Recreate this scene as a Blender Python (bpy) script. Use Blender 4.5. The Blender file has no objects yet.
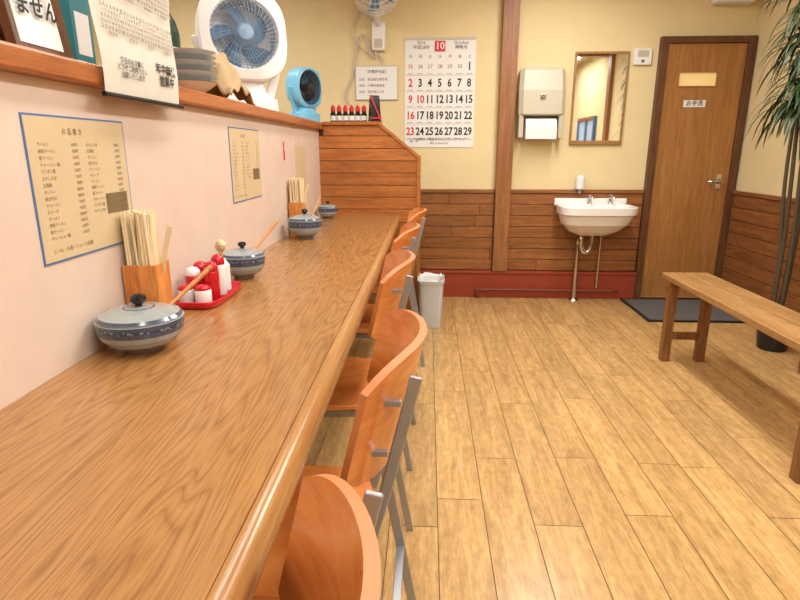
import bpy, bmesh, math, random
from mathutils import Vector, Matrix, Euler
random.seed(7)
S=bpy.context.scene
try:
    S.view_settings.view_transform='Standard'
    S.view_settings.look='None'
except Exception as e: print(e)

def lin(v):
    v/=255.0
    return v/12.92 if v<=0.04045 else ((v+0.055)/1.055)**2.4
def C(r,g,b): return (lin(r),lin(g),lin(b),1)

# ------------------------------------------------------------ materials
def base(name):
    m=bpy.data.materials.new(name); m.use_nodes=True
    nt=m.node_tree; b=nt.nodes['Principled BSDF']
    return m,nt,b
def plain(name,col,rough=0.5,metal=0,noise=0.06,nscale=30,bump=0,trans=0,emit=0,coat=0):
    m,nt,b=base(name)
    b.inputs['Roughness'].default_value=rough
    b.inputs['Metallic'].default_value=metal
    if trans: b.inputs['Transmission Weight'].default_value=trans
    if coat: b.inputs['Coat Weight'].default_value=coat
    tc=nt.nodes.new('ShaderNodeTexCoord'); n=nt.nodes.new('ShaderNodeTexNoise')
    n.inputs['Scale'].default_value=nscale; n.inputs['Detail'].default_value=3
    nt.links.new(tc.outputs['Object'],n.inputs['Vector'])
    mx=nt.nodes.new('ShaderNodeMix'); mx.data_type='RGBA'
    mx.inputs[6].default_value=tuple(c*(1-noise) for c in col[:3])+(1,)
    mx.inputs[7].default_value=tuple(min(1,c*(1+noise)) for c in col[:3])+(1,)
    nt.links.new(n.outputs['Fac'],mx.inputs[0]); nt.links.new(mx.outputs[2],b.inputs['Base Color'])
    if bump:
        bp=nt.nodes.new('ShaderNodeBump'); bp.inputs['Strength'].default_value=bump; bp.inputs['Distance'].default_value=0.004
        nt.links.new(n.outputs['Fac'],bp.inputs['Height']); nt.links.new(bp.outputs[0],b.inputs['Normal'])
    if emit:
        b.inputs['Emission Color'].default_value=col; b.inputs['Emission Strength'].default_value=emit
    return m
def wood(name,c1,c2,scale=(20,1.5,20),rough=0.4,island=0.0,coat=0,nscale=2.0,pore=0.25,dist=1.0,bump=0.1,blot=0):
    m,nt,b=base(name); L=nt.links.new; N=nt.nodes.new
    b.inputs['Roughness'].default_value=rough
    if coat:
        b.inputs['Coat Weight'].default_value=coat; b.inputs['Coat Roughness'].default_value=0.12
    tc=N('ShaderNodeTexCoord'); mp=N('ShaderNodeMapping'); mp.inputs['Scale'].default_value=scale
    geo=N('ShaderNodeNewGeometry')
    if island:
        ad=N('ShaderNodeVectorMath'); ad.operation='ADD'
        ml=N('ShaderNodeMath'); ml.operation='MULTIPLY'; ml.inputs[1].default_value=40
        L(geo.outputs['Random Per Island'],ml.inputs[0]); L(tc.outputs['Object'],mp.inputs['Vector'])
        L(mp.outputs[0],ad.inputs[0]); L(ml.outputs[0],ad.inputs[1]); vec=ad.outputs[0]
    else:
        L(tc.outputs['Object'],mp.inputs['Vector']); vec=mp.outputs[0]
    n=N('ShaderNodeTexNoise'); n.inputs['Scale'].default_value=nscale; n.inputs['Detail'].default_value=5; n.inputs['Distortion'].default_value=dist
    L(vec,n.inputs['Vector'])
    r=N('ShaderNodeValToRGB'); r.color_ramp.elements[0].position=0.33; r.color_ramp.elements[1].position=0.68
    r.color_ramp.elements[0].color=c1; r.color_ramp.elements[1].color=c2
    L(n.outputs['Fac'],r.inputs[0])
    n2=N('ShaderNodeTexNoise'); n2.inputs['Scale'].default_value=nscale*6; n2.inputs['Detail'].default_value=2
    L(vec,n2.inputs['Vector'])
    r2=N('ShaderNodeValToRGB'); r2.color_ramp.elements[0].position=0.38; r2.color_ramp.elements[1].position=0.5
    k=1-pore; r2.color_ramp.elements[0].color=(k,k,k,1); r2.color_ramp.elements[1].color=(1,1,1,1)
    L(n2.outputs['Fac'],r2.inputs[0])
    mu=N('ShaderNodeMix'); mu.data_type='RGBA'; mu.blend_type='MULTIPLY'; mu.inputs[0].default_value=1
    L(r.outputs[0],mu.inputs[6]); L(r2.outputs[0],mu.inputs[7]); out=mu.outputs[2]
    if island:
        mr=N('ShaderNodeMapRange'); mr.inputs[3].default_value=1-island; mr.inputs[4].default_value=1+island
        L(geo.outputs['Random Per Island'],mr.inputs[0])
        hs=N('ShaderNodeHueSaturation'); L(out,hs.inputs['Color']); L(mr.outputs[0],hs.inputs['Value']); out=hs.outputs[0]
    if blot:
        n3=N('ShaderNodeTexNoise'); n3.inputs['Scale'].default_value=26; n3.inputs['Detail'].default_value=5; n3.inputs['Roughness'].default_value=0.75
        mp3=N('ShaderNodeMapping'); mp3.inputs['Scale'].default_value=(1.3,0.7,1)
        L(tc.outputs['Object'],mp3.inputs['Vector']); L(mp3.outputs[0],n3.inputs['Vector'])
        m3=N('ShaderNodeMapRange'); m3.inputs[1].default_value=0.3; m3.inputs[2].default_value=0.7; m3.inputs[3].default_value=1-blot; m3.inputs[4].default_value=1+blot
        L(n3.outputs['Fac'],m3.inputs[0])
        h3=N('ShaderNodeHueSaturation'); L(out,h3.inputs['Color']); L(m3.outputs[0],h3.inputs['Value']); out=h3.outputs[0]
    L(out,b.inputs['Base Color'])
    if bump:
        bp=N('ShaderNodeBump'); bp.inputs['Strength'].default_value=bump; bp.inputs['Distance'].default_value=0.002
        L(n2.outputs['Fac'],bp.inputs['Height']); L(bp.outputs[0],b.inputs['Normal'])
    return m
def oak(name,c1,c2,c3,rough):
    m,nt,b=base(name); L=nt.links.new; N=nt.nodes.new
    b.inputs['Roughness'].default_value=rough
    tc=N('ShaderNodeTexCoord'); mp=N('ShaderNodeMapping'); mp.inputs['Scale'].default_value=(9,0.9,9)
    L(tc.outputs['Object'],mp.inputs['Vector'])
    n=N('ShaderNodeTexNoise'); n.inputs['Scale'].default_value=1.0; n.inputs['Detail'].default_value=2.5; n.inputs['Distortion'].default_value=0.5
    L(mp.outputs[0],n.inputs['Vector'])
    ml=N('ShaderNodeMath'); ml.operation='MULTIPLY'; ml.inputs[1].default_value=44; L(n.outputs['Fac'],ml.inputs[0])
    fr=N('ShaderNodeMath'); fr.operation='PINGPONG'; fr.inputs[1].default_value=1.0; L(ml.outputs[0],fr.inputs[0])
    r=N('ShaderNodeValToRGB'); r.color_ramp.elements[0].color=c1; r.color_ramp.elements[1].color=c3
    r.color_ramp.elements[0].position=0.0; r.color_ramp.elements[1].position=1.0
    e=r.color_ramp.elements.new(0.3); e.color=c2
    L(fr.outputs[0],r.inputs[0])
    mp2=N('ShaderNodeMapping'); mp2.inputs['Scale'].default_value=(200,10,200); L(tc.outputs['Object'],mp2.inputs['Vector'])
    n2=N('ShaderNodeTexNoise'); n2.inputs['Scale'].default_value=1.3; n2.inputs['Detail'].default_value=3; L(mp2.outputs[0],n2.inputs['Vector'])
    r2=N('ShaderNodeValToRGB'); r2.color_ramp.elements[0].position=0.36; r2.color_ramp.elements[1].position=0.56
    r2.color_ramp.elements[0].color=(0.80,0.77,0.72,1); r2.color_ramp.elements[1].color=(1,1,1,1); L(n2.outputs['Fac'],r2.inputs[0])
    mu=N('ShaderNodeMix'); mu.data_type='RGBA'; mu.blend_type='MULTIPLY'; mu.inputs[0].default_value=1
    L(r.outputs[0],mu.inputs[6]); L(r2.outputs[0],mu.inputs[7]); L(mu.outputs[2],b.inputs['Base Color'])
    return m

M={}
M['wall']=plain('wall_plaster',C(226,207,160),0.85,noise=0.06,nscale=6,bump=0.15)
M['kwall']=plain('kitchen_wall_paint',C(212,192,158),0.8,nscale=4)
M['panel']=plain('counter_wall_panel',C(216,196,180),0.45,noise=0.09,nscale=9,bump=0.05)
M['ceil']=plain('ceiling_paint',C(228,222,206),0.9)
M['floor']=wood('floor_planks',C(178,140,88),C(208,168,110),(18,1.6,18),0.27,island=0.08,pore=0.14,blot=0.18,bump=0.04)
M['gap']=plain('floor_gap',C(100,68,40),0.8)
M['counter']=oak('counter_oak',C(146,102,58),C(162,116,68),C(172,126,76),0.22)
M['nose']=wood('counter_nosing_oak',C(158,112,62),C(180,134,80),(30,0.8,30),0.22,pore=0.12)
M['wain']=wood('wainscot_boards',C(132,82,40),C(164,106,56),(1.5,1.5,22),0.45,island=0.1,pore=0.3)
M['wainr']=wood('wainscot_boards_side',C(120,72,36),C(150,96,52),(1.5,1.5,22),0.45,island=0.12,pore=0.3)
M['part']=wood('partition_boards',C(160,94,42),C(188,118,58),(1.5,1.5,22),0.4,island=0.07,pore=0.25)
M['post']=wood('post_wood',C(136,86,46),C(166,110,64),(18,18,1.2),0.45,pore=0.2)
M['ledge']=wood('ledge_wood',C(158,90,42),C(188,116,58),(20,1.2,20),0.35,pore=0.2)
M['red']=plain('baseboard_red',C(150,60,34),0.5,noise=0.2,nscale=8)
M['pipe']=plain('pipe_brown',C(122,58,38),0.5)
M['darkwood']=wood('dark_panel_wood',C(62,34,20),C(84,50,30),(3,3,12),0.55)
M['door']=wood('door_wood',C(152,102,52),C(176,124,68),(22,22,1.3),0.42,pore=0.15)
M['doorframe']=wood('door_frame_wood',C(86,54,30),C(112,72,42),(20,20,2),0.45)
M['bench']=wood('bench_wood',C(144,104,58),C(182,138,86),(22,1.5,22),0.42,island=0.06,pore=0.25)
M['benchleg']=wood('bench_leg_wood',C(112,72,38),C(150,100,56),(22,22,2),0.45)
M['chair']=wood('chair_plywood',C(200,114,52),C(220,138,72),(3,3,16),0.22,pore=0.06,bump=0.02,coat=0.4)
M['plyedge']=plain('plywood_edge',C(186,116,66),0.5)
M['steel']=plain('painted_steel_grey',C(166,170,176),0.3,0.7)
M['chrome']=plain('chrome',C(210,210,210),0.15,1,noise=0.02)
M['white']=plain('white_plastic',C(230,230,228),0.35,noise=0.02)
M['ceramic']=plain('white_ceramic',C(240,238,234),0.12,noise=0.01,coat=0.5)
M['beige']=plain('beige_plastic',C(192,184,162),0.4,noise=0.03)
M['paper']=plain('paper_white',C(232,232,228),0.7,noise=0.02)
M['cream']=plain('paper_cream',C(216,200,156),0.5,noise=0.04,nscale=15)
M['tanpaper']=plain('paper_tan',C(206,186,148),0.5,noise=0.05,nscale=15)
M['greypaper']=plain('paper_greyish',C(210,206,192),0.7,noise=0.04)
M['cable']=plain('cable_grey',C(196,192,182),0.5)
M['blue']=plain('blue_border',C(76,112,164),0.5)
M['teal']=plain('teal_carton',C(40,120,130),0.4)
M['dkgreen']=plain('dark_green_glass',C(36,60,48),0.2)
M['black']=plain('black_ink',C(34,32,32),0.5)
M['ink']=plain('brown_ink',C(120,100,66),0.6)
M['blackgl']=plain('black_gloss',C(20,20,22),0.2)
M['redp']=plain('red_print',C(206,36,44),0.45)
M['redgl']=plain('red_gloss_plastic',C(190,22,36),0.22,noise=0.05)
M['bamboo']=wood('bamboo_orange',C(200,118,50),C(222,148,76),(20,20,2),0.35)
M['stick']=wood('chopstick_wood',C(222,198,156),C(238,220,184),(20,20,2),0.6,island=0.06,pore=0.05)
M['spoon']=wood('spoon_wood',C(190,124,66),C(212,150,94),(20,20,2),0.5)
M['glaze']=plain('grey_blue_glaze',C(150,158,158),0.2,noise=0.14,nscale=90,coat=0.4)
M['glazedark']=plain('blue_band_glaze',C(66,78,98),0.2,noise=0.3,nscale=80,coat=0.4)
M['foot']=plain('unglazed_foot',C(120,112,104),0.6)
M['rubber']=plain('door_mat_fibre',C(92,90,88),0.95,noise=0.25,nscale=120,bump=0.6)
M['fanblue']=plain('fan_pale_blue',C(120,190,222),0.35)
M['bladeblue']=plain('fan_blade_blue_grey',C(112,140,168),0.3)
M['cloth']=plain('tan_cloth',C(176,150,112),0.9,noise=0.2,nscale=25,bump=0.3)
M['leaf']=plain('palm_leaf_green',C(50,72,38),0.45,noise=0.35,nscale=12)
M['cane']=plain('cane_brown',C(76,62,40),0.8,noise=0.3,nscale=40)
M['soil']=plain('soil',C(50,36,24),0.95,noise=0.3)
M['green']=plain('green_bottle',C(60,110,60),0.3)
M['glass']=plain('frosted_lit_glass',C(236,206,140),0.3,noise=0.1,nscale=8,emit=0.3)
M['sky']=plain('window_pane_blue',C(170,190,205),0.25,emit=0.2,noise=0.05)
M['lampm']=plain('lamp_diffuser',(1,0.97,0.92,1),0.5,noise=0,emit=4)
m,nt,b=base('mirror_silver'); b.inputs['Metallic'].default_value=1; b.inputs['Roughness'].default_value=0.02; b.inputs['Base Color'].default_value=(0.88,0.9,0.88,1); M['mirror']=m
m,nt,b=base('translucent_plastic'); b.inputs['Base Color'].default_value=C(226,228,226); b.inputs['Transmission Weight'].default_value=0.3; b.inputs['Roughness'].default_value=0.35; M['transp']=m
m,nt,b=base('pot_pattern_band'); b.inputs['Roughness'].default_value=0.2
tc=nt.nodes.new('ShaderNodeTexCoord'); v=nt.nodes.new('ShaderNodeTexVoronoi'); v.inputs['Scale'].default_value=150
r=nt.nodes.new('ShaderNodeValToRGB'); r.color_ramp.interpolation='CONSTANT'
r.color_ramp.elements[0].color=C(132,142,150); r.color_ramp.elements[1].position=0.38; r.color_ramp.elements[1].color=C(50,62,88)
nt.links.new(tc.outputs['Object'],v.inputs['Vector']); nt.links.new(v.outputs['Distance'],r.inputs[0]); nt.links.new(r.outputs[0],b.inputs['Base Color']); M['pattern']=m

# ------------------------------------------------------------ mesh builder
class MB:
    def __init__(s,name,loc=(0,0,0),rotz=0,rot=None):
        s.name=name; s.v=[]; s.f=[]; s.mi=[]; s.sm=[]; s.mats=[]; s.loc=loc
        s.rot=rot if rot else (0,0,rotz)
    def mid(s,m):
        m=M[m]
        if m not in s.mats: s.mats.append(m)
        return s.mats.index(m)
    def add(s,vs,fs,mat,smooth=False,X=None):
        o=len(s.v); k=s.mid(mat)
        for v in vs:
            v=Vector(v)
            if X is not None: v=X@v
            s.v.append(v)
        for f in fs:
            s.f.append([i+o for i in f]); s.mi.append(k); s.sm.append(smooth)
    def bm(s,bm,mat,smooth=False,X=None):
        bm.verts.ensure_lookup_table(); bm.verts.index_update()
        s.add([v.co.copy() for v in bm.verts],[[v.index for v in f.verts] for f in bm.faces],mat,smooth,X); bm.free()
    def box(s,x0,x1,y0,y1,z0,z1,mat,bev=0,X=None,seg=2):
        bm=bmesh.new(); bmesh.ops.create_cube(bm,size=1)
        for v in bm.verts:
            v.co=Vector(((x0+x1)/2+v.co.x*(x1-x0),(y0+y1)/2+v.co.y*(y1-y0),(z0+z1)/2+v.co.z*(z1-z0)))
        if bev: bmesh.ops.bevel(bm,geom=bm.edges[:],offset=bev,segments=seg,affect='EDGES',profile=0.5)
        s.bm(bm,mat,False,X)
    def bar(s,p0,p1,w,t,mat,hint=(0,1,0),bev=0.001):
        p0=Vector(p0);p1=Vector(p1);z=(p1-p0);L=z.length;z.normalize()
        y=Vector(hint);x=y.cross(z);x.normalize();y=z.cross(x)
        X=Matrix((x,y,z)).transposed().to_4x4();X.translation=p0
        s.box(-w/2,w/2,-t/2,t/2,0,L,mat,bev,X)
    def prism(s,poly,a0,a1,mat,axis='Y'):
        n=len(poly)
        def P(p,a):
            if axis=='Y': return (p[0],a,p[1])
            if axis=='X': return (a,p[0],p[1])
            return (p[0],p[1],a)
        vs=[P(p,a0) for p in poly]+[P(p,a1) for p in poly]
        fs=[list(range(n)),list(range(2*n-1,n-1,-1))]+[[i,i+n,(i+1)%n+n,(i+1)%n] for i in range(n)]
        s.add(vs,fs,mat)
    def loft(s,rings,mat,smooth=True,cap0=True,cap1=True,X=None,mats=None):
        n=len(rings[0]); 
        for i in range(len(rings)-1):
            vs=list(rings[i])+list(rings[i+1])
            fs=[[j,(j+1)%n,(j+1)%n+n,j+n] for j in range(n)]
            s.add(vs,fs,(mats[i] if mats else mat),smooth,X)
        if cap0: s.add(rings[0],[list(range(n))[::-1]],mat,False,X)
        if cap1: s.add(rings[-1],[list(range(n))],mats[-1] if mats else mat,False,X)
    def lathe(s,prof,mat,c=(0,0,0),seg=40,X=None,mats=None,cap0=True,cap1=True):
        rings=[[(c[0]+r*math.cos(2*math.pi*k/seg),c[1]+r*math.sin(2*math.pi*k/seg),c[2]+z) for k in range(seg)] for r,z in prof]
        s.loft(rings,mat,True,cap0,cap1,X,mats)
    def tube(s,pts,r,mat,seg=8,smooth=0,rads=None):
        P=[Vector(p) for p in pts]
        if smooth:
            Q=[]
            for i in range(len(P)-1):
                a=P[max(i-1,0)];b_=P[i];c=P[i+1];d=P[min(i+2,len(P)-1)]
                for k in range(smooth):
                    t=k/smooth
                    Q.append(0.5*((2*b_)+(c-a)*t+(2*a-5*b_+4*c-d)*t*t+(3*b_-a-3*c+d)*t**3))
            Q.append(P[-1]);P=Q
        rings=[];n=None
        for i,p in enumerate(P):
            t=(P[min(i+1,len(P)-1)]-P[max(i-1,0)]).normalized()
            if n is None:
                n=t.orthogonal().normalized()
            else:
                n=(n-t*n.dot(t)); n.normalize()
            b_=t.cross(n); rr=r if rads is None else rads[min(i,len(rads)-1)]
            rings.append([p+(n*math.cos(a)+b_*math.sin(a))*rr for a in [2*math.pi*k/seg for k in range(seg)]])
        s.loft(rings,mat)
    def text(s,txt,loc,size,mat,face='Y',ax='CENTER',ay='CENTER',bold=0,line=1.0,sx=1):
        cu=bpy.data.curves.new('t','FONT'); cu.body=txt; cu.size=size; cu.align_x=ax; cu.align_y=ay; cu.offset=bold; cu.space_line=line
        cu.resolution_u=2
        ob=bpy.data.objects.new('t',cu); S.collection.objects.link(ob)
        dg=bpy.context.evaluated_depsgraph_get(); dg.update()
        me=bpy.data.meshes.new_from_object(ob.evaluated_get(dg))
        R=Euler((math.pi/2,0,{'Y':0,'X':math.pi/2,'nX':-math.pi/2}[face])).to_matrix().to_4x4()
        X=Matrix.Translation(loc)@R@Matrix.Diagonal((sx,1,1,1))
        s.add([v.co.copy() for v in me.vertices],[list(p.vertices) for p in me.polygons],mat,False,X)
        bpy.data.objects.remove(ob); bpy.data.meshes.remove(me); bpy.data.curves.remove(cu)
    def done(s,weld=True):
        me=bpy.data.meshes.new(s.name); me.from_pydata([tuple(v) for v in s.v],[],s.f)
        for m in s.mats: me.materials.append(m)
        for p,k,sm in zip(me.polygons,s.mi,s.sm): p.material_index=k; p.use_smooth=sm
        if weld:
            bm=bmesh.new(); bm.from_mesh(me); bmesh.ops.remove_doubles(bm,verts=bm.verts,dist=0.00002)
            bmesh.ops.recalc_face_normals(bm,faces=bm.faces); bm.to_mesh(me); bm.free()
        me.update()
        ob=bpy.data.objects.new(s.name,me); S.collection.objects.link(ob)
        ob.location=s.loc; ob.rotation_euler=s.rot
        return ob
def ring(a,b,n,z=0,seg=48,cx=0,cy=0):
    out=[]
    for k in range(seg):
        t=2*math.pi*k/seg; c=math.cos(t); d=math.sin(t)
        out.append((cx+a*math.copysign(abs(c)**(2/n),c),cy+b*math.copysign(abs(d)**(2/n),d),z))
    return out

# ------------------------------------------------------------ room shell
XR=2.385; YB=4.57; XL=-0.727; YF=-2.5; KX=-2.6; ZC=2.5; ZT=0.75
D0,D1=1.708,2.36
o=MB('floor')
o.box(XL-0.4,XR+0.1,YF-0.1,YB+0.1,-0.06,-0.003,'gap')
pw=0.157; x=XL-0.01; row=0
while x<XR:
    y=YF-random.random()*0.9
    while y<YB:
        x1=min(x+pw-0.0026,XR); y0=max(y,YF); y1=min(y+0.91-0.0026,YB)
        if y1>y0: o.add([(x,y0,0),(x1,y0,0),(x1,y1,0),(x,y1,0)],[[0,1,2,3]],'floor')
        y+=0.91
    x+=pw; row+=1
o.done(weld=False)
o=MB('floor_kitchen'); o.box(KX-0.1,XL-0.401,YF-0.1,YB+0.1,-0.06,-0.001,'foot'); o.done()
o=MB('ceiling'); o.box(KX-0.1,XR+0.1,YF-0.1,YB+0.1,ZC,ZC+0.08,'ceil'); o.done()
o=MB('wall_back'); o.box(KX-0.1,XR+0.1,YB,YB+0.1,0,ZC,'wall'); o.done()
o=MB('wall_front'); o.box(KX-0.1,XR+0.1,YF-0.1,YF,0,ZC,'wall'); o.done()
o=MB('wall_right'); o.box(XR,XR+0.1,YF,YB,0,ZC,'wall'); o.done()
o=MB('wall_left'); o.box(KX-0.1,KX,YF,YB,0,ZC,'kwall'); o.done()
o=MB('wall_counter'); o.box(XL-0.32,XL,YF,YB,0,1.31,'panel')
o.done()
o=MB('trim_kickboard'); o.box(XL,XL+0.02,YF,3.84,0,0.69,'darkwood'); o.done()
o=MB('serving_ledge'); o.box(XL-0.36,XL+0.03,YF,YB,1.3105,1.354,'ledge',0.006); o.done()
def boards(o,axis,a0,a1,wall,z0,z1,nb,mat,th=0.016,L=1.3):
    h=(z1-z0)/nb
    for i in range(nb):
        a=a0-random.random()*L
        while a<a1:
            s0=max(a,a0); s1=min(a+L,a1)-0.002; zz0=z0+i*h+0.002; zz1=z0+(i+1)*h-0.002
            if s1-s0>0.01:
                if axis=='X': o.box(s0,s1,wall-th,wall,zz0,zz1,mat,0.0025,seg=1)
                else: o.box(wall-th,wall,s0,s1,zz0,zz1,mat,0.0025,seg=1)
            a+=L
for a0,a1 in ((XL+0.001,0.534),(0.656,D0-0.013)):
    o=MB('wainscot_back'); boards(o,'X',a0,a1,YB-0.004,0.225,0.85,7,'wain')
    o.box(a0,a1,YB-0.004,YB,0.223,0.86,'darkwood')
    o.box(a0,a1,YB-0.032,YB,0.85,0.878,'wain',0.004); o.done()
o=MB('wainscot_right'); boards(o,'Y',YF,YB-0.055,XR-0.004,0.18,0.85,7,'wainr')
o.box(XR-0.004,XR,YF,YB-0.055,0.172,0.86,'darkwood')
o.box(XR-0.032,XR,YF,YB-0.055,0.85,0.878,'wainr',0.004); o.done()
o=MB('baseboard_back'); o.box(XL,D0-0.013,YB-0.05,YB,0,0.2,'red',0.004); o.box(XL,D0-0.013,YB-0.06,YB,0.2,0.222,'red',0.003); o.done()
o=MB('baseboard_right'); o.box(XR-0.03,XR,YF,YB-0.055,0,0.17,'red',0.004); o.done()
o=MB('wooden_post'); o.box(0.535,0.655,YB-0.07,YB,0.223,ZC,'post',0.004); o.done()
o=MB('floor_pipe'); o.tube([(0.42,YB-0.09,0.012),(0.42,YB-0.09,0.06),(0.46,YB-0.09,0.075),(1.2,YB-0.09,0.075),(1.55,YB-0.09,0.075)],0.010,'pipe',smooth=4); o.done()

# door
o=MB('door_1')
DH=1.955
o.box(D0-0.012,D0+0.04,YB-0.05,YB,0,DH+0.025,'doorframe',0.003)
o.box(D1-0.04,D1+0.012,YB-0.05,YB,0,DH+0.025,'doorframe',0.003)
o.box(D0+0.04,D1-0.04,YB-0.05,YB,DH-0.02,DH+0.025,'doorframe',0.003)
o.box(D0+0.04,D1-0.04,YB-0.05,YB,0,0.015,'chrome')
yf=YB-0.03
wx0,wx1,wz0,wz1=1.855,2.13,1.64,1.735
o.box(D0+0.042,wx0,yf,YB,0.015,DH-0.022,'door'); o.box(wx1,D1-0.042,yf,YB,0.015,DH-0.022,'door')
o.box(wx0,wx1,yf,YB,0.015,wz0,'door'); o.box(wx0,wx1,yf,YB,wz1,DH-0.022,'door')
o.box(wx0,wx1,yf+0.012,YB,wz0,wz1,'glass')
for a in ((wx0-0.008,wx1+0.008,wz0-0.008,wz0),(wx0-0.008,wx1+0.008,wz1,wz1+0.008),(wx0-0.008,wx0,wz0,wz1),(wx1,wx1+0.008,wz0,wz1)):
    o.box(a[0],a[1],yf-0.006,yf+0.004,a[2],a[3],'door')
o.box(1.91,2.07,yf-0.004,yf,1.49,1.54,'paper'); o.text('お手洗',(1.99,yf-0.005,1.515),0.042,'black',bold=0.0006)
hx=2.245
X=Matrix.Translation((hx,yf,0.945))@Matrix.Rotation(math.pi/2,4,'X')
o.box(hx-0.02,hx+0.02,yf-0.006,yf,0.88,1.0,'chrome',0.002)
o.lathe([(0.018,0),(0.018,0.012),(0.01,0.016),(0.01,0.05)],'chrome',X=X,seg=16)
o.tube([(hx,yf-0.05,0.945),(hx-0.055,yf-0.052,0.945),(hx-0.105,yf-0.045,0.942)],0.009,'chrome')
for z in (0.25,1.75): o.box(D0+0.036,D0+0.046,yf-0.006,yf,z,z+0.1,'chrome',0.001)
o.done()

# window on right wall (seen in mirror)
o=MB('window_1'); 
o.box(XR-0.02,XR,-0.19,0.62,1.05,1.60,'sky')
for y in (-0.24,0.20,0.62): o.box(XR-0.045,XR,y,y+0.05,1.0,1.65,'blue',0.003)
for z in (1.0,1.6): o.box(XR-0.045,XR,-0.19,0.62,z,z+0.05,'post',0.003)
o.done()
o=MB('ceiling_beam'); o.box(XL,XR,0.9,1.02,2.38,ZC,'post',0.004); o.done()
o=MB('wooden_pillar'); o.box(XR-0.05,XR,1.15,1.27,0.88,ZC,'post',0.004); o.done()

# ------------------------------------------------------------ counter
o=MB('counter_table')
r=0.027; xe=-0.184
prof_n=[(xe-r-0.003,ZT)]+[(xe-r+r*math.sin(a),ZT-r+r*math.cos(a)) for a in [math.pi/2*k/8 for k in range(9)]]+[(xe-0.001,ZT-0.042),(xe-0.008,ZT-0.05),(xe-r-0.003,ZT-0.05)]
y0,y1=YF,3.842
n=len(prof_n)
vs=[(p[0],y0,p[1]) for p in prof_n]+[(p[0],y1,p[1]) for p in prof_n]
o.add(vs,[[i,i+1,i+1+n,i+n] for i in range(n-1)]+[[n-1,0,n,2*n-1]],'nose',True)
o.add([vs[i] for i in range(n)],[list(range(n))],'nose'); o.add([vs[i+n] for i in range(n)],[list(range(n))],'nose')
o.box(XL+0.0005,xe-r-0.004,y0,y1,ZT-0.035,ZT,'counter')
for y in (-1.2,0.0,1.3,2.55,3.7):
    o.prism([(XL+0.021,0.30),(XL+0.021,ZT-0.035),(xe-0.12,ZT-0.035),(xe-0.12,ZT-0.07)],y,y+0.03,'darkwood')
o.done(weld=False)

# partition at far end
o=MB('wood_partition')
def xr(z):
    return -0.055 if z<1.13 else -0.055-(z-1.13)/(1.345-1.13)*0.265
P0,P1=3.855,3.885
o.prism([(XL+0.001,0),(-0.055,0),(-0.055,1.13),(-0.32,1.33),(XL+0.001,1.33)],P0,P1,'darkwood')
zs=[0.0,0.1,0.2,0.3,0.4,0.5,0.6,0.7,0.79,0.87,0.95,1.03,1.11,1.19,1.27,1.338]
for a,b_ in zip(zs[:-1],zs[1:]):
    a+=0.002;b_-=0.002
    xl_=XL+0.032 if b_>1.30 else XL+0.001
    poly=[(xl_,a),(xr(a)-0.01,a)]
    if a<1.13<b_: poly.append((xr(1.13)-0.01,1.13))
    poly+=[(xr(b_)-0.01,b_),(xl_,b_)]
    o.prism(poly,P0-0.012,P0,'part')
o.box(-0.075,-0.048,P0-0.02,P1+0.012,0,1.13,'part',0.003)
o.bar((-0.052,(P0+P1)/2-0.004,1.128),(-0.328,(P0+P1)/2-0.004,1.348),0.022,0.064,'part',bev=0.003)
o.box(XL+0.031,-0.318,P0-0.03,P1+0.2,1.338,1.36,'ledge',0.003)
o.box(XL+0.031,-0.36,P1,P1+0.2,0.0,1.338,'part')
o.done(weld=False)

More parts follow.
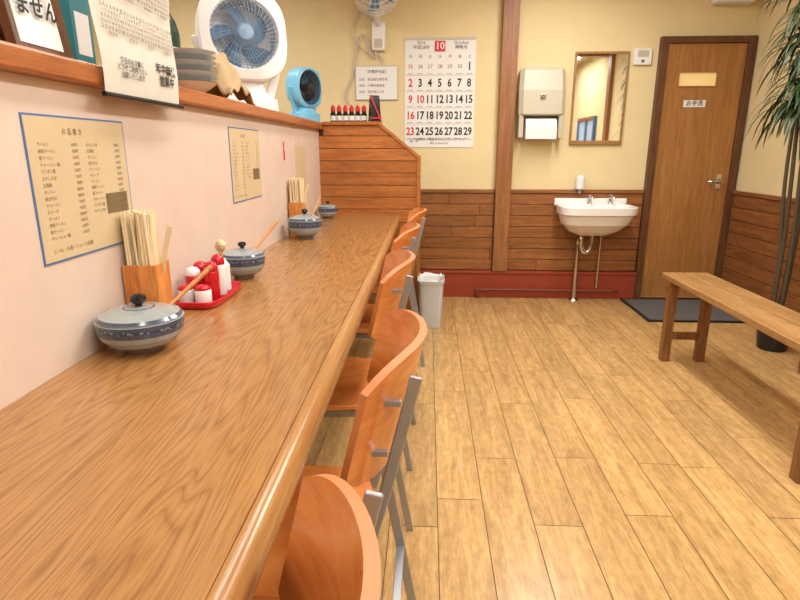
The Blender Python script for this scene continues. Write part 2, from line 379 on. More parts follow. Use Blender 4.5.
# ------------------------------------------------------------ chairs
def chair(px,py,rz=0):
    o=MB('counter_chair',(px,py,0),rz)
    W=0.215; zc=0.745; hh=0.11; ns=24; nt_=12; th=0.014; K=0.24; CV=0.080
    def pt(s,t,off):
        y=W*s; lim=(1-0.30*abs(s)**6)
        z=zc+hh*t*lim+0.006*(1-s*s)
        x=-CV*(s*s)+(z-0.85)*K
        n=Vector((1,0.75*s,-K)).normalized()
        return Vector((x,y,z))+n*off
    def grid(off):
        return [[pt(-1+2*i/ns,-1+2*j/nt_,off) for j in range(nt_+1)] for i in range(ns+1)]
    A=grid(0);B=grid(-th); vs=[];fs=[];w=nt_+1
    for g in (A,B):
        for row in g: vs+=row
    N=(ns+1)*w
    for i in range(ns):
        for j in range(nt_):
            a=i*w+j; fs.append([a,a+w,a+w+1,a+1]); fs.append([N+a,N+a+1,N+a+w+1,N+a+w])
    o.add(vs,fs,'chair',True)
    per=[i*w for i in range(ns+1)]+[ns*w+j for j in range(1,w)]+[i*w+nt_ for i in range(ns-1,-1,-1)]+[j for j in range(nt_-1,0,-1)]
    ev=[vs[i] for i in per]+[vs[i+N] for i in per]; k=len(per)
    o.add(ev,[[i,(i+1)%k,(i+1)%k+k,i+k] for i in range(k)],'plyedge',False)
    def sr(z,sc):
        out=[]
        for (x,y,_) in ring(0.205*sc,0.205*sc,4.5,0,48):
            dz=0.02*max(0,(-x-0.12)/0.09)**2*-1
            out.append((x-0.315,y,z+dz+0.012*(y/0.2)**2))
        return out
    o.loft([sr(0.418,0.97),sr(0.422,1.0),sr(0.432,1.0),sr(0.436,0.98),sr(0.433,0.6),sr(0.431,0.1)],'chair')
    for sy in (-1,1):
        y=sy*0.165
        o.bar((-0.014,y,0.835),(-0.066,y,0.62),0.020,0.008,'steel',bev=0.002)
        o.bar((-0.066,y,0.622),(-0.120,y,0.415),0.020,0.008,'steel',bev=0.002)
        o.bar((-0.098,y+sy*0.009,0.50),(-0.01,y+sy*0.009,0.0),0.022,0.009,'steel',bev=0.002)
        o.bar((-0.12,y,0.406),(-0.47,y,0.406),0.022,0.012,'steel',bev=0.002)
        o.bar((-0.455,y,0.40),(-0.50,y,0.0),0.024,0.012,'steel',bev=0.002)
        for z in (0.79,0.70):
            o.bar((-0.026-(0.84-z)*K,y,z),(-0.056-(0.84-z)*K,y,z),0.010,0.010,'steel')
    o.bar((-0.055,-0.17,0.25),(-0.055,0.17,0.25),0.018,0.009,'steel',hint=(0,0,1))
    o.bar((-0.46,-0.165,0.36),(-0.46,0.165,0.36),0.018,0.009,'steel',hint=(0,0,1))
    o.done(weld=False)
for px,py,rz in ((-0.034,0.345,0.02),(0.0,0.985,0),(-0.038,1.72,0.03),(-0.032,2.44,-0.03),(-0.005,3.13,0.02)): chair(px,py,rz)

# ------------------------------------------------------------ tableware
def pot(x,y,R,spoon=None,zs=1.0):
    o=MB('lidded_ceramic_pot',(x,y,ZT)); k=R/0.093; kz=k*zs
    p=[(0.040,0.0),(0.044,0.010),(0.052,0.012),(0.074,0.022),(0.086,0.035),(0.0905,0.046),(0.0925,0.056),(0.093,0.062),(0.0935,0.070),(0.089,0.071)]
    ms=['foot','foot','glaze','glaze','glaze','glazedark','pattern','glazedark','glaze']
    o.lathe([(a*k,b_*kz) for a,b_ in p],'glaze',mats=ms)
    p=[(0.089,0.0712),(0.0905,0.074),(0.085,0.080),(0.060,0.088),(0.034,0.092),(0.030,0.0925),(0.016,0.094)]
    ms=['glaze','glazedark','glaze','glaze','glazedark','glaze']
    o.lathe([(a*k,b_*kz) for a,b_ in p],'glaze',mats=ms)
    zt=0.094*kz
    p=[(0.009,-0.001),(0.008,0.004),(0.014,0.009),(0.018,0.016),(0.016,0.023),(0.008,0.027),(0.001,0.0275)]
    o.lathe([(a*k,zt+b_*k) for a,b_ in p],'blackgl',seg=20)
    if spoon:
        a=Vector((0.07*k*spoon[0],0.07*k*spoon[1],0.074*kz)); d=Vector((spoon[0],spoon[1],spoon[2])).normalized()
        o.tube([a,a+d*0.05,a+d*spoon[3]],0.005,'spoon',rads=[0.004,0.005,0.0065])
    o.done(weld=False)
pot(-0.630,1.155,0.091,(0.5,0.8,0.55,0.15),1.08)
pot(-0.635,1.88,0.076,(0.35,0.9,0.6,0.17),1.35)
pot(-0.61,2.78,0.086,(0.3,0.9,0.9,0.14),1.4)
pot(-0.645,3.64,0.064,None,1.4)
def holder(x,y,hw,n,rz):
    o=MB('chopstick_holder',(x,y,ZT),rz)
    h=0.165;t=0.004
    o.box(-hw,hw,-hw,-hw+t,0,h,'bamboo',0.001); o.box(-hw,hw,hw-t,hw,0,h,'bamboo',0.001)
    o.box(-hw,-hw+t,-hw+t,hw-t,0,h,'bamboo',0.001); o.box(hw-t,hw,-hw+t,hw-t,0,h,'bamboo',0.001)
    o.box(-hw+t,hw-t,-hw+t,hw-t,0,0.004,'bamboo')
    for i in range(n):
        u=hw-t-0.007
        a=Vector((random.uniform(-u,u),random.uniform(-u,u),0.006)); 
        b_=Vector((min(u,max(-u,a.x+random.uniform(-0.005,0.005))),min(u,max(-u,a.y+random.uniform(-0.005,0.005))),0)); 
        d=Vector((b_.x-a.x,b_.y-a.y,0.155)).normalized()
        o.bar(a,a+d*random.uniform(0.276,0.285),0.011,0.005,'stick',hint=(1,random.uniform(-1,1)*0.5,0),bev=0.0006)
    o.bar((0.0,0.0,0.03),(hw*1.55,0.01,0.26),0.007,0.005,'stick'); o.bar((0.005,0.01,0.03),(hw*1.8,-0.005,0.255),0.007,0.005,'stick')
    o.done(weld=False)
holder(-0.683,1.31,0.040,60,0.05)
holder(-0.682,2.94,0.038,44,0)

# condiment tray
o=MB('condiment_tray',(-0.65,1.60,ZT))
def tr(z,s,dx=0): return ring(0.065*s+dx,0.135*s+dx,5,z)
o.loft([tr(0,0.95),tr(0.003,1),tr(0.02,1.02),tr(0.022,1.0),tr(0.02,0.96),tr(0.006,0.93),tr(0.005,0.1)],'redgl'); o.done()
def shaker(name,x,y,R,h,body,cap,capdome=True):
    o=MB(name,(x,y,ZT+0.0062))
    o.lathe([(R*0.92,0),(R,0.004),(R,h*0.8),(R*0.9,h*0.86),(R*0.8,h*0.88)],body,seg=24)
    o.lathe([(R*0.92,h*0.84),(R*0.95,h*0.88),(R*0.9,h*1.0),(R*0.6,h*1.1),(R*0.15,h*1.13)],cap,seg=24)
    o.done()
shaker('spice_shaker',-0.632,1.51,0.023,0.05,'white','redgl')
shaker('spice_shaker',-0.682,1.51,0.022,0.05,'transp','redgl')
shaker('sauce_bottle',-0.625,1.565,0.021,0.10,'redgl','redgl')
shaker('spice_shaker',-0.68,1.565,0.022,0.085,'redgl','white')
shaker('sauce_bottle',-0.625,1.62,0.021,0.11,'white','redgl')
shaker('spice_shaker',-0.68,1.62,0.022,0.09,'redgl','redgl')
o=MB('dressing_bottle',(-0.632,1.675,ZT+0.0062))
o.lathe([(0.02,0),(0.022,0.004),(0.022,0.08),(0.012,0.095),(0.012,0.10)],'white',seg=20)
for k,(dx,dy,hz) in enumerate(((0,0,0.15),(-0.008,0.006,0.14),(0.006,-0.006,0.145))):
    o.tube([(0,0,0.095),(dx,dy,hz-0.02)],0.003,'cream'); o.lathe([(0.003,-0.02),(0.011,-0.010),(0.013,0),(0.008,0.008),(0.002,0.010)],'cream',c=(dx*1.3,dy*1.3,hz),seg=14)
o.done(weld=False)

# ------------------------------------------------------------ menus on counter wall
xw=XL+0.002
def menu(name,y0,y1,z0,z1,lines,dark,ts=0.0115,pap='cream'):
    o=MB(name); o.box(XL,xw,y0,y1,z0,z1,'blue'); o.box(xw,xw+0.0006,y0+0.004,y1-0.004,z0+0.004,z1-0.004,pap)
    xx=xw+0.0012
    o.text('お 品 書 き',(xx,(y0+y1)/2-0.03,z1-0.03),0.014,'ink','X')
    zz=z1-0.055
    items=['ラーメン','味噌ラーメン','塩ラーメン','チャーシュー麺','ワンタン麺','もやしそば','広東麺','タンメン','焼きそば','チャーハン','ギョーザ']
    for i in range(lines):
        o.text(items[i%11],(xx,y0+0.03,zz),ts,'ink','X','LEFT'); o.text('%d円'%(450+50*i),(xx,y0+0.155,zz),ts,'ink','X','RIGHT')
        if i<lines-3: o.text(items[(i+5)%11],(xx,y0+0.185,zz),ts,'ink','X','LEFT'); o.text('%d円'%(500+50*i),(xx,y1-0.03,zz),ts,'ink','X','RIGHT')
        zz-=(z1-z0-0.09)/lines
    if dark: 
        o.box(xw+0.0006,xw+0.001,y1-0.11,y1-0.02,z0+0.075,z0+0.12,'ink'); 
    o.text('ビール・お酒・ジュース各種',(xx,y0+0.03,z0+0.022),ts*1.2,'ink','X','LEFT')
    o.done(weld=False)
menu('menu_poster',1.012,1.357,0.965,1.245,15,True,0.0085,'tanpaper')
menu('menu_poster',2.09,2.46,0.985,1.262,14,True,0.0085,'tanpaper')
o=MB('wall_notice_strip'); o.box(XL,xw,2.88,2.905,1.13,1.22,'redp'); o.text('禁\n煙',(xw+0.001,2.8925,1.195),0.022,'paper','X','CENTER'); o.done()
o=MB('faded_wall_poster'); o.box(XL,xw,3.1,3.4,0.92,1.22,'panel'); o.box(xw,xw+0.0005,3.12,3.38,0.94,1.2,'tanpaper'); o.done()

# ------------------------------------------------------------ back wall fittings
o=MB('wall_calendar')
cx0,cx1,cz0,cz1=-0.185,0.350,1.20,1.995; yc=YB-0.006
o.box(cx0,cx1,yc,YB-0.001,cz0,cz1,'paper')
o.box(cx0,cx1,yc-0.003,yc,cz1-0.02,cz1,'beige')
yt=yc-0.0012
cw=(cx1-cx0)/7.2
o.box(0.04,0.12,yt,yc,cz1-0.10,cz1-0.025,'redp'); o.text('10',(0.08,yt-0.001,cz1-0.062),0.07,'paper',bold=0.001)
o.text('2016\n平成28年',(-0.06,yt,cz1-0.055),0.032,'black'); o.text('October\n神無月',(0.24,yt,cz1-0.055),0.032,'black')
for i,d in enumerate('日月火水木金土'):
    o.text(d,(cx0+cw*(i+0.6),yt,cz1-0.135),0.026,'redp' if i==0 else 'black')
rows=[['','','','','','',1],[2,3,4,5,6,7,8],[9,10,11,12,13,14,15],[16,17,18,19,20,21,22],[23,24,25,26,27,28,29]]
zz=cz1-0.205
for r_ in rows:
    for i,d in enumerate(r_):
        xx=cx0+cw*(i+0.6)
        if d!='':
            o.text(str(d),(xx,yt,zz),0.080,'redp' if (i==0 or d==10) else 'black',bold=0.0022,sx=0.8)
        o.box(xx-0.025,xx+0.02,yt,yc,zz-0.052,zz-0.049,'ink')
        if d=='': o.text(str(25+i),(xx,yt,zz),0.038,'redp' if i==0 else 'ink')
    o.box(cx0+0.01,cx1-0.01,yt,yc,zz-0.062,zz-0.060,'ink')
    zz-=0.118
o.text('30  31',(cx0+cw,yt,zz+0.045),0.03,'black')
o.text('年中無休・毎度ありがとうございます',(0.085,yt,cz0+0.06),0.024,'black'); o.text('電話 00-0000-0000',(0.085,yt,cz0+0.03),0.018,'ink')
o.done(weld=False)
o=MB('framed_notice'); a0,a1,b0,b1=-0.565,-0.235,1.55,1.80
o.box(a0,a1,YB-0.012,YB,b0,b1,'beige',0.003); o.box(a0+0.008,a1-0.008,YB-0.0135,YB-0.012,b0+0.008,b1-0.008,'paper')
o.text('［営業許可証］',(-0.40,YB-0.0145,1.755),0.026,'black')
for i,t in enumerate(['氏名　食品衛生責任者','店名　中華料理食堂','住所　東京都○○区']): o.text(t,(a0+0.03,YB-0.0145,1.70-i*0.045),0.022,'ink',ax='LEFT')
o.done(weld=False)
o=MB('intercom_panel'); o.box(1.515,1.645,YB-0.025,YB,1.79,1.905,'white',0.006); o.box(1.54,1.62,YB-0.027,YB-0.02,1.845,1.89,'beige',0.001)
o.box(1.57,1.59,YB-0.028,YB-0.02,1.807,1.825,'green'); o.done()
# wall fan
o=MB('wall_fan',(-0.38,YB,2.02))
o.box(-0.05,0.05,-0.05,0,-0.12,0.08,'white',0.012); o.box(-0.03,0.03,-0.056,-0.045,-0.10,-0.04,'beige',0.003)
o.tube([(0,-0.02,0.05),(0,-0.09,0.08),(0.0,-0.15,0.10)],0.022,'white',smooth=4)
Xf=Matrix.Translation((0.0,-0.19,0.205))@Matrix.Rotation(math.radians(62),4,'X')
o.lathe([(0.02,-0.14),(0.055,-0.12),(0.06,-0.04),(0.05,0.0),(0.02,0.02)],'white',X=Xf,seg=24)
for rr,zz in ((0.15,0.06),(0.15,0.03),(0.15,0.0),(0.12,0.075),(0.08,0.083),(0.05,0.088),(0.1,-0.02)):
    pts=[Xf@Vector((rr*math.cos(2*math.pi*k/32),rr*math.sin(2*math.pi*k/32),zz)) for k in range(33)]
    o.tube(pts,0.0026,'white',seg=5)
for k in range(24):
    a=2*math.pi*k/24; c,s_=math.cos(a),math.sin(a)
    o.tube([Xf@Vector((q*c,q*s_,z)) for q,z in ((0.03,-0.035),(0.1,-0.02),(0.15,0.0),(0.15,0.06),(0.1,0.08),(0.03,0.09))],0.0016,'white',seg=4)
for k in range(4):
    a=math.pi/2*k
    Xb=Xf@Matrix.Rotation(a,4,'Z')
    o.add([Xb@Vector(p) for p in ((0.02,-0.02,0.02),(0.13,-0.06,0.01),(0.135,0.03,0.045),(0.03,0.03,0.04))],[[0,1,2,3]],'bladeblue')
o.tube([(-0.03,-0.03,-0.11),(-0.02,-0.02,-0.17),(-0.06,-0.02,-0.14),(-0.11,-0.015,0.0),(-0.17,-0.015,-0.10),(-0.20,-0.012,-0.28),(-0.26,-0.012,-0.42),(-0.24,-0.012,-0.50)],0.006,'cable',smooth=6)
o.tube([(-0.03,-0.03,0.06),(-0.14,-0.02,0.16),(-0.20,-0.02,0.0),(-0.10,-0.02,-0.12),(0.02,-0.02,-0.16),(0.03,-0.02,-0.22)],0.005,'cable',smooth=6)
o.done(weld=False)
# paper towel dispenser
o=MB('paper_towel_dispenser',(0.845,YB,1.25))
def pr(z,hw,d): return [(-hw,0,z),(hw,0,z),(hw,-d+0.03,z),(hw-0.03,-d,z),(-hw+0.03,-d,z),(-hw,-d+0.03,z)]
o.loft([pr(0.18,0.165,0.13),pr(0.19,0.17,0.14),pr(0.36,0.172,0.13),pr(0.50,0.165,0.10),pr(0.52,0.15,0.085)],'beige',smooth=False)
o.box(-0.165,-0.13,-0.12,0,0.02,0.185,'beige',0.004); o.box(0.13,0.165,-0.12,0,0.02,0.185,'beige',0.004)
o.box(-0.13,0.13,-0.02,0,0.0,0.185,'beige')
X=Matrix.Translation((-0.115,-0.075,0.09))@Matrix.Rotation(math.pi/2,4,'Y')
o.lathe([(0.02,0),(0.072,0.001),(0.072,0.229),(0.02,0.23)],'paper',X=X,seg=32)
o.box(-0.115,0.115,-0.149,-0.1475,0.01,0.09,'paper'); o.box(-0.02,0.02,-0.15,-0.13,0.30,0.33,'chrome',0.002)
o.done(weld=False)
# mirror
o=MB('wall_mirror'); a0,a1,b0,b1=1.088,1.485,1.22,1.885
o.box(a0+0.012,a1-0.012,YB-0.012,YB,b0+0.012,b1-0.012,'mirror')
for q in ((a0,a0+0.014,b0,b1),(a1-0.014,a1,b0,b1),(a0+0.014,a1-0.014,b0,b0+0.03),(a0+0.014,a1-0.014,b1-0.016,b1)): o.box(q[0],q[1],YB-0.024,YB,q[2],q[3],'bench',0.003)
o.done(weld=False)
# sink
sx,sy,sz=1.278,YB-0.035,0.775
o=MB('wall_sink',(sx,sy,sz))
def sk(z,a,b_,cy,n=4): return ring(a*0.935,b_*0.95,n,z,56,0,cy*0.95)
o.loft([sk(-0.23,0.13,0.08,-0.12,3),sk(-0.20,0.20,0.12,-0.135,3),sk(-0.14,0.26,0.16,-0.17,3.5),sk(-0.07,0.285,0.18,-0.185),sk(-0.06,0.30,0.19,-0.195),sk(-0.008,0.305,0.195,-0.196),sk(0,0.30,0.19,-0.196),
 sk(0,0.275,0.135,-0.225,3.5),sk(-0.02,0.262,0.125,-0.225,3.2),sk(-0.09,0.20,0.09,-0.22,2.6),sk(-0.12,0.08,0.04,-0.21,2),sk(-0.122,0.02,0.015,-0.21,2)],'ceramic')
o.box(-0.28,0.28,-0.03,0.0,-0.02,0.04,'ceramic',0.01)
for x in (-0.02,0.14):
    o.lathe([(0.02,0),(0.02,0.01),(0.011,0.014),(0.011,0.045),(0.02,0.05),(0.02,0.065),(0.008,0.07)],'chrome',c=(x,-0.065,0),seg=20)
    o.tube([(x,-0.065,0.035),(x,-0.10,0.055),(x,-0.14,0.053),(x,-0.15,0.035)],0.008,'chrome',smooth=5)
o.tube([(0,-0.15,-0.22),(0,-0.15,-0.30),(-0.02,-0.15,-0.36),(-0.06,-0.15,-0.36),(-0.08,-0.15,-0.30),(-0.08,-0.15,-0.26),(-0.08,-0.11,-0.25),(-0.08,-0.06,-0.3),(-0.08,-0.06,-0.40),(-0.08,-0.06,-sz+0.01)],0.018,'chrome',smooth=6,seg=12)
o.lathe([(0.04,0),(0.035,0.012),(0.018,0.016)],'chrome',c=(-0.08,-0.06,-sz+0.001),seg=20)
o.tube([(0.10,-0.06,-0.04),(0.10,-0.05,-0.3),(0.10,-0.04,-0.56),(0.10,-0.04,-0.68)],0.010,'chrome',smooth=5)
for x in (-0.18,0.18): o.bar((x,0.0,-0.1),(x,-0.15,-0.1),0.02,0.01,'steel',hint=(0,0,1))
o.done(weld=False)
o=MB('soap_dispenser',(1.185,YB-0.065,0.885))
o.box(-0.02,0.02,0.03,0.064,0.02,0.09,'chrome',0.003)
o.lathe([(0.028,0.0),(0.032,0.004),(0.034,0.085),(0.030,0.098),(0.012,0.102),(0.012,0.11)],'white',seg=24)
o.lathe([(0.012,0.0),(0.012,-0.02),(0.006,-0.035)],'steel',seg=16); o.done(weld=False)
# bin
o=MB('waste_bin',(0.03,3.76,0))
def bn(z,s,t=0): return ring(0.088*s-t,0.12*s-t,5,z)
o.loft([bn(0,0.82),bn(0.005,0.84),bn(0.31,1.0),bn(0.312,1.05),bn(0.328,1.06),bn(0.328,1.0),bn(0.31,0.97),bn(0.012,0.80),bn(0.01,0.1)],'transp')
o.loft([ring(0.093,0.125,5,0.332)]+[[(x*(1+0.04*math.sin(i*1.7)),y*(1+0.03*math.cos(i*2.3)),0.335+0.012*math.sin(i*1.1)) for i,(x,y,_) in enumerate(ring(0.09,0.122,5))]]+[ring(0.08,0.112,5,0.32),ring(0.07,0.10,5,0.20)],'paper',cap0=False,cap1=False)
o.done(weld=False)
# mat
o=MB('door_mat'); o.box(1.575,2.335,3.88,4.49,0.0005,0.012,'rubber',0.004)
for a in ((1.575,2.335,3.88,3.90),(1.575,2.335,4.47,4.49),(1.575,1.595,3.90,4.47),(2.315,2.335,3.90,4.47)): o.box(a[0],a[1],a[2],a[3],0.001,0.014,'black',0.002)
o.done(weld=False)

# benches
def bench(x0,x1,y0,y1,zt):
    o=MB('wooden_bench',(x0,y0,0)); W=x1-x0; L=y1-y0
    nb=2; bw=W/nb
    for i in range(nb): o.box(i*bw+0.001,(i+1)*bw-0.001,0,L,zt-0.032,zt,'bench',0.004)
    for y in (0.07,L-0.12):
        for x in (0.008,W-0.053):
            o.box(x,x+0.045,y,y+0.05,0,zt-0.032,'benchleg',0.003)
        o.box(0.053,W-0.053,y+0.012,y+0.038,0.13,0.17,'benchleg',0.002)
        o.box(0.0,W,y+0.005,y+0.045,zt-0.065,zt-0.033,'benchleg',0.002)
    o.done(weld=False)
bench(1.352,1.61,1.80,3.22,0.502)
bench(2.03,2.29,1.7,3.04,0.502)

# plant
PX,PY=2.125,3.36
o=MB('potted_palm',(PX,PY,0))
o.lathe([(0.075,0),(0.08,0.004),(0.10,0.17),(0.112,0.172),(0.112,0.20),(0.10,0.20),(0.095,0.17),(0.01,0.168)],'blackgl',seg=32)
o.lathe([(0.094,0.165),(0.05,0.178),(0.005,0.18)],'soil',seg=24)
def leafblade(o,p,az,el,L,w,droop):
    n=8;d=Vector((math.cos(az)*math.cos(el),math.sin(az)*math.cos(el),math.sin(el)));q=Vector(p);side=Vector((-math.sin(az),math.cos(az),0))
    vs=[]
    for i in range(n+1):
        t=i/n; ww=w*(0.35+1.3*t)*(1-t)**0.7*1.3 if t<1 else 0.0004
        up=side.cross(d).normalized()
        vs+=[q-side*ww+up*ww*0.3,q.copy(),q+side*ww+up*ww*0.3]
        q=q+d*(L/n); d=(d+Vector((0,0,-droop/n*(1+t)))).normalized()
        q.x=min(q.x,XR-0.03-PX)
    fs=[]
    for i in range(n):
        a=i*3; fs+=[[a,a+1,a+4,a+3],[a+1,a+2,a+5,a+4]]
    o.add(vs,fs,'leaf',True)
canes=[((-0.03,0.0),(-0.10,0.0),2.08),((0.03,0.02),(-0.01,-0.05),1.90),((-0.03,0.01),(-0.09,0.03),1.42),((0.0,-0.03),(-0.07,-0.06),1.72),((0.02,0.03),(0.04,0.06),1.52)]
for (a,b_),(c,d),h in canes:
    pts=[(a+(c-a)*t+0.012*math.sin(7*t),b_+(d-b_)*t+0.01*math.cos(5*t),0.17+(h-0.17)*t) for t in [k/12 for k in range(13)]]
    o.tube(pts,0.011,'cane',seg=8,rads=[0.013-0.004*k/12*1 for k in range(13)])
    for zz in range(3 if h>1.6 else 1):
        t=1-zz*0.09; z0=0.17+(h-0.17)*t; px=a+(c-a)*t; py=b_+(d-b_)*t
        for k in range(46):
            leafblade(o,(px,py,z0+random.uniform(-0.06,0.06)),random.uniform(0,6.283),random.uniform(-0.2,1.2),random.uniform(0.20,0.38),random.uniform(0.008,0.013),random.uniform(1.8,3.2))
o.done(weld=False)

# ------------------------------------------------------------ ledge items
LZ=1.355
o=MB('framed_sign',(-0.735,1.05,LZ))
Xt=Matrix.Rotation(math.radians(-8),4,'Y')
o.box(-0.02,0,0,0.17,0,0.30,'doorframe',0.003,X=Xt); o.box(0,0.002,0.012,0.135,0.015,0.285,'paper',X=Xt)
o.text('一切\nません',(-0.002,0.073,0.10),0.04,'black','X',bold=0.0012)
o.done(weld=False)
for i,(y,h,cc) in enumerate(((0.86,0.10,'redgl'),(0.96,0.14,'ledge'))):
    o=MB('condiment_box',(-0.80,y,LZ)); o.box(-0.05,0.05,-0.03,0.03,0,h,cc,0.003); o.box(-0.045,0.0505,-0.025,0.025,h*0.3,h*0.7,'cream'); o.done(weld=False)
for i,(x_,y_,cc) in enumerate(((-0.93,1.52,'teal'),(-0.92,1.92,'teal'))):
    o=MB('drink_carton',(x_,y_,LZ)); o.box(-0.045,0.045,-0.045,0.045,0,0.22,cc,0.003); o.prism([(-0.045,0.22),(0.045,0.22),(0.003,0.27),(-0.003,0.27)],-0.045,0.045,cc,'X'); o.box(-0.004,0.004,-0.045,0.045,0.266,0.295,cc); o.box(0.045,0.0458,-0.03,0.03,0.06,0.16,'paper'); o.done(weld=False)
o=MB('sake_bottle',(-0.93,2.10,LZ)); o.lathe([(0.045,0),(0.05,0.006),(0.05,0.22),(0.04,0.26),(0.018,0.30),(0.016,0.38),(0.019,0.385),(0.019,0.40)],'dkgreen',seg=24); o.lathe([(0.0505,0.06),(0.0508,0.062),(0.0508,0.17),(0.0505,0.172)],'paper',seg=24,cap0=False,cap1=False); o.done(weld=False)
o=MB('hanging_calendar_scroll',(-0.688,1.235,1.298))
W=0.365;H=0.37
n=10
vs=[]
for i in range(n+1):
    for j in (0,1):
        z=H*i/n; vs.append((0.004*math.sin(i*0.9),W*j-0.03*(i/n)*(1-j),z))
o.add(vs,[[2*i,2*i+1,2*i+3,2*i+2] for i in range(n)],'greypaper',True)
o.tube([(0.004,-0.012,-0.003),(0.004,W+0.012,-0.003)],0.006,'blackgl')
x_=0.0065
o.text('年中無休\n営業中',(x_,W*0.80,0.065),0.028,'black','X',bold=0.0006); o.text('毎日のお食事に\nどうぞご利用下さい\n出前いたします',(x_,W*0.33,0.06),0.015,'black','X',bold=0.0002)
mo='日 月 火 水 木 金 土\n 1  2  3  4  5  6  7\n 8  9 10 11 12 13 14\n15 16 17 18 19 20 21\n22 23 24 25 26 27 28\n29 30 31'
for a in range(4):
    for b_ in range(3):
        o.text(mo,(x_,W*(0.14+a*0.235),0.15+b_*0.085),0.0105,'ink','X',bold=0.0002)
o.done(weld=False)
o=MB('stacked_bowls',(-0.79,1.96,LZ))
for i in range(7):
    z=i*0.016; o.lathe([(0.03,z),(0.032,z+0.008),(0.055,z+0.022),(0.08,z+0.04),(0.083,z+0.041),(0.078,z+0.04),(0.05,z+0.024),(0.01,z+0.014)],'glaze' if i%2 else 'white',seg=36)
o.done(weld=False)
o=MB('dish_cloth',(-0.78,2.21,LZ))
nx,ny=18,28; vs=[];fs=[]
for i in range(nx+1):
    for j in range(ny+1):
        u=i/nx*2-1; v_=j/ny*2-1
        r_=math.sqrt(u*u+v_*v_)
        z=0.15*math.exp(-1.2*r_*r_)*(1-0.35*v_)+0.012*math.sin(9*v_+3*u)+0.010*math.sin(11*u-4*v_)+0.015
        vs.append((u*0.085,v_*0.14,max(0.003,z-0.05*max(0,r_-0.8))))
for i in range(nx):
    for j in range(ny):
        a=i*(ny+1)+j; fs.append([a,a+1,a+ny+2,a+ny+1])
o.add(vs,fs,'cloth',True); ob=o.done(); sm=ob.modifiers.new('s','SOLIDIFY'); sm.thickness=0.004

def deskfan(name,loc,rz,R,D,shell,blade,zc,grill,tilt=0,ef=1.14,ne=3.2):
    o=MB(name,loc,rz)
    T=Matrix.Translation((0,0,zc))@Matrix.Rotation(math.radians(90+tilt),4,'X')   # local z -> -Y (front)
    e=R*ef
    def rg(a,n,z): return [T@Vector(p) for p in ring(a,a,n,z,56)]
    o.loft([rg(e*0.55,2.2,-D*0.55),rg(e*0.85,2.5,-D*0.45),rg(e*0.98,3,-D*0.2),rg(e,ne,D*0.3),rg(e*0.985,ne,D*0.42),rg(R*1.02,2,D*0.48),rg(R*0.97,2,D*0.42),rg(R*0.95,2,-D*0.15),rg(R*0.2,2,-D*0.2)],shell)
    for k in range(44):
        a=2*math.pi*k/44
        pts=[T@Vector((q*math.cos(a+tw),q*math.sin(a+tw),z)) for q,z,tw in ((R*0.24,D*0.52,0),(R*0.5,D*0.52,0.12),(R*0.75,D*0.5,0.22),(R*0.99,D*0.44,0.3))]
        o.tube(pts,0.0016,grill,seg=4)
    for q in (0.45,0.7,0.9):
        o.tube([T@Vector((R*q*math.cos(2*math.pi*k/40),R*q*math.sin(2*math.pi*k/40),D*0.51)) for k in range(41)],0.0016,grill,seg=4)
    o.lathe([(R*0.25,D*0.46),(R*0.26,D*0.53),(R*0.2,D*0.57),(R*0.02,D*0.58)],grill,X=T,seg=28)
    o.lathe([(R*0.22,-D*0.15),(R*0.22,D*0.3),(R*0.1,D*0.36)],blade,X=T,seg=24)
    for k in range(5):
        Tb=T@Matrix.Rotation(2*math.pi*k/5,4,'Z'); vs=[];fs=[]
        for i in range(7):
            q=R*(0.2+0.7*i/6); ww=0.25+0.30*math.sin(math.pi*i/7+0.4)
            for s_ in (-1,1): 
                a=s_*ww*0.8+0.1*i; vs.append(Tb@Vector((q*math.cos(a),q*math.sin(a),D*0.08+s_*D*0.12)))
        for i in range(6): fs.append([2*i,2*i+1,2*i+3,2*i+2])
        o.add(vs,fs,blade,True)
    o.loft([ring(R*0.95,R*0.7,3.5,0.0),ring(R*0.98,R*0.72,3.5,0.006),ring(R*0.96,R*0.7,3.5,0.055),ring(R*0.7,R*0.5,3,0.075),ring(R*0.5,R*0.36,3,max(0.08,zc-e*0.8))],shell)
    for s_ in (-1,1): o.bar((s_*e*1.03,0,zc),(s_*R*0.7,0,0.03),0.04,0.016,shell,hint=(0,1,0),bev=0.003)
    o.done(weld=False)
deskfan('desk_fan',(-0.88,2.80,LZ),math.radians(30),0.155,0.20,'white','bladeblue',0.325,'bladeblue',tilt=-6,ef=1.27,ne=3.0)
deskfan('desk_fan',(-0.82,3.86,LZ),math.radians(62),0.108,0.13,'fanblue','blackgl',0.215,'black')
for i in range(6):
    o=MB('soy_sauce_bottle',(-0.645+i*0.042,3.96,1.3605))
    o.lathe([(0.018,0),(0.02,0.003),(0.02,0.05),(0.013,0.065),(0.012,0.075)],'blackgl',seg=18)
    o.lathe([(0.0205,0.012),(0.0206,0.014),(0.0206,0.04),(0.0205,0.042)],'paper',seg=18,cap0=False,cap1=False)
    o.lathe([(0.015,0.07),(0.016,0.074),(0.015,0.095),(0.004,0.112)],'redp',seg=18)
    o.done(weld=False)
o=MB('table_card',(-0.36,3.93,1.3605),rotz=0.5); o.prism([(-0.03,0),(0.03,0),(0.0,0.17)],-0.035,0.035,'blackgl','X') ; o.box(-0.036,0.036,-0.034,-0.03,0.02,0.03,'redp'); 
o.bar((-0.036,-0.005,0.17),(0.036,-0.032,0.0),0.008,0.01,'redp'); o.done(weld=False)

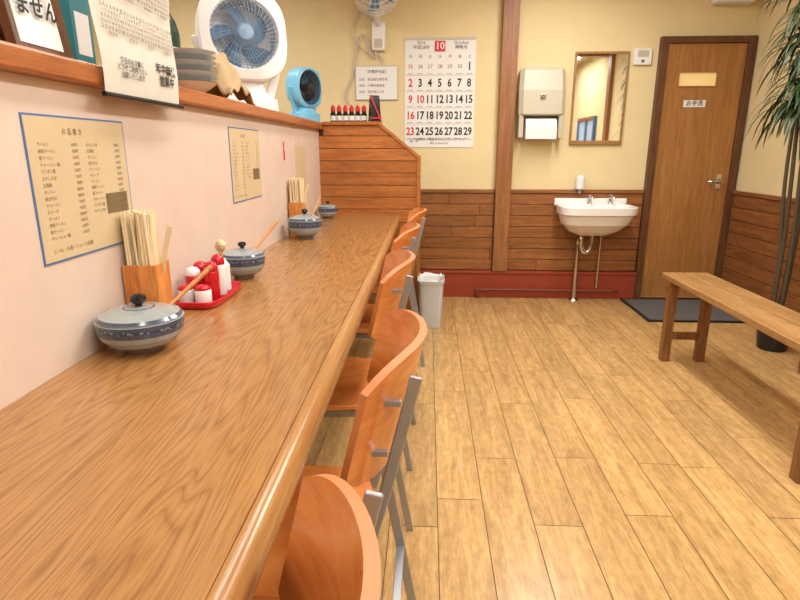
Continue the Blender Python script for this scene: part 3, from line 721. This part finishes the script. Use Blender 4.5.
# kitchen backdrop
o=MB('kitchen_shelf'); 
for z in (1.15,1.5,1.85): o.box(KX,KX+0.35,0.6,3.6,z,z+0.03,'ledge',0.003)
for y in (0.6,1.6,2.6,3.57): o.box(KX,KX+0.35,y,y+0.03,0,2.2,'doorframe',0.003)
o.done(weld=False)
cols=['blue','green','white','redgl','fanblue','cream','blackgl','bamboo']
for z in (1.18,1.53,1.88):
    y=0.72
    while y<3.5:
        if not any(abs(y-q)<0.12 for q in (0.615,1.615,2.615,3.585)):
            o=MB('storage_canister',(KX+0.2,y,z+0.001)); R_=random.uniform(0.05,0.08); h=random.uniform(0.12,0.24)
            o.lathe([(R_*0.95,0),(R_,0.005),(R_,h*0.85),(R_*0.95,h*0.87),(R_*1.03,h*0.88),(R_*1.03,h*0.98),(R_*0.2,h)],random.choice(cols),seg=24); o.done(weld=False)
        y+=0.19

o=MB('wall_device'); o.box(2.02,2.30,YB-0.10,YB,2.19,2.315,'white',0.015); o.box(2.04,2.28,YB-0.104,YB-0.099,2.215,2.29,'beige',0.001); o.done(weld=False)  # small white device high on the back wall, kind not identified

# ------------------------------------------------------------ lights
def lamp(x,y,w,l,p,col=(1,0.975,0.94)):
    o=MB('ceiling_lamp',(x,y,ZC)); o.box(-w/2-0.02,w/2+0.02,-l/2-0.02,l/2+0.02,-0.05,0,'white',0.006); o.box(-w/2,w/2,-l/2,l/2,-0.062,-0.05,'lampm',0.003); ob=o.done(weld=False)
    ld=bpy.data.lights.new('lamp_light','AREA'); ld.shape='RECTANGLE'; ld.size=w; ld.size_y=l; ld.energy=p; ld.color=col
    lo=bpy.data.objects.new('lamp_light',ld); S.collection.objects.link(lo); lo.parent=ob; lo.location=(0,0,-0.07)
for x,y,p in ((0.9,3.3,28),(0.9,1.6,28),(0.9,-0.6,31),(-0.15,0.6,14),(-0.15,2.4,14),(-1.7,1.0,20),(-1.7,3.2,24),(2.0,0.2,14)):
    lamp(x,y,0.25,1.2,p)
w=bpy.data.worlds.new('w'); S.world=w; w.use_nodes=True; w.node_tree.nodes['Background'].inputs[0].default_value=(1,0.95,0.88,1); w.node_tree.nodes['Background'].inputs[1].default_value=0.3

# ------------------------------------------------------------ camera
cd=bpy.data.cameras.new('cam'); cam=bpy.data.objects.new('cam',cd); S.collection.objects.link(cam)
cd.sensor_width=36; cd.lens=560/800*36; cd.clip_start=0.02
cam.location=(0,0,1.18); cam.rotation_euler=(math.radians(75),0,math.radians(2.77))
S.camera=cam
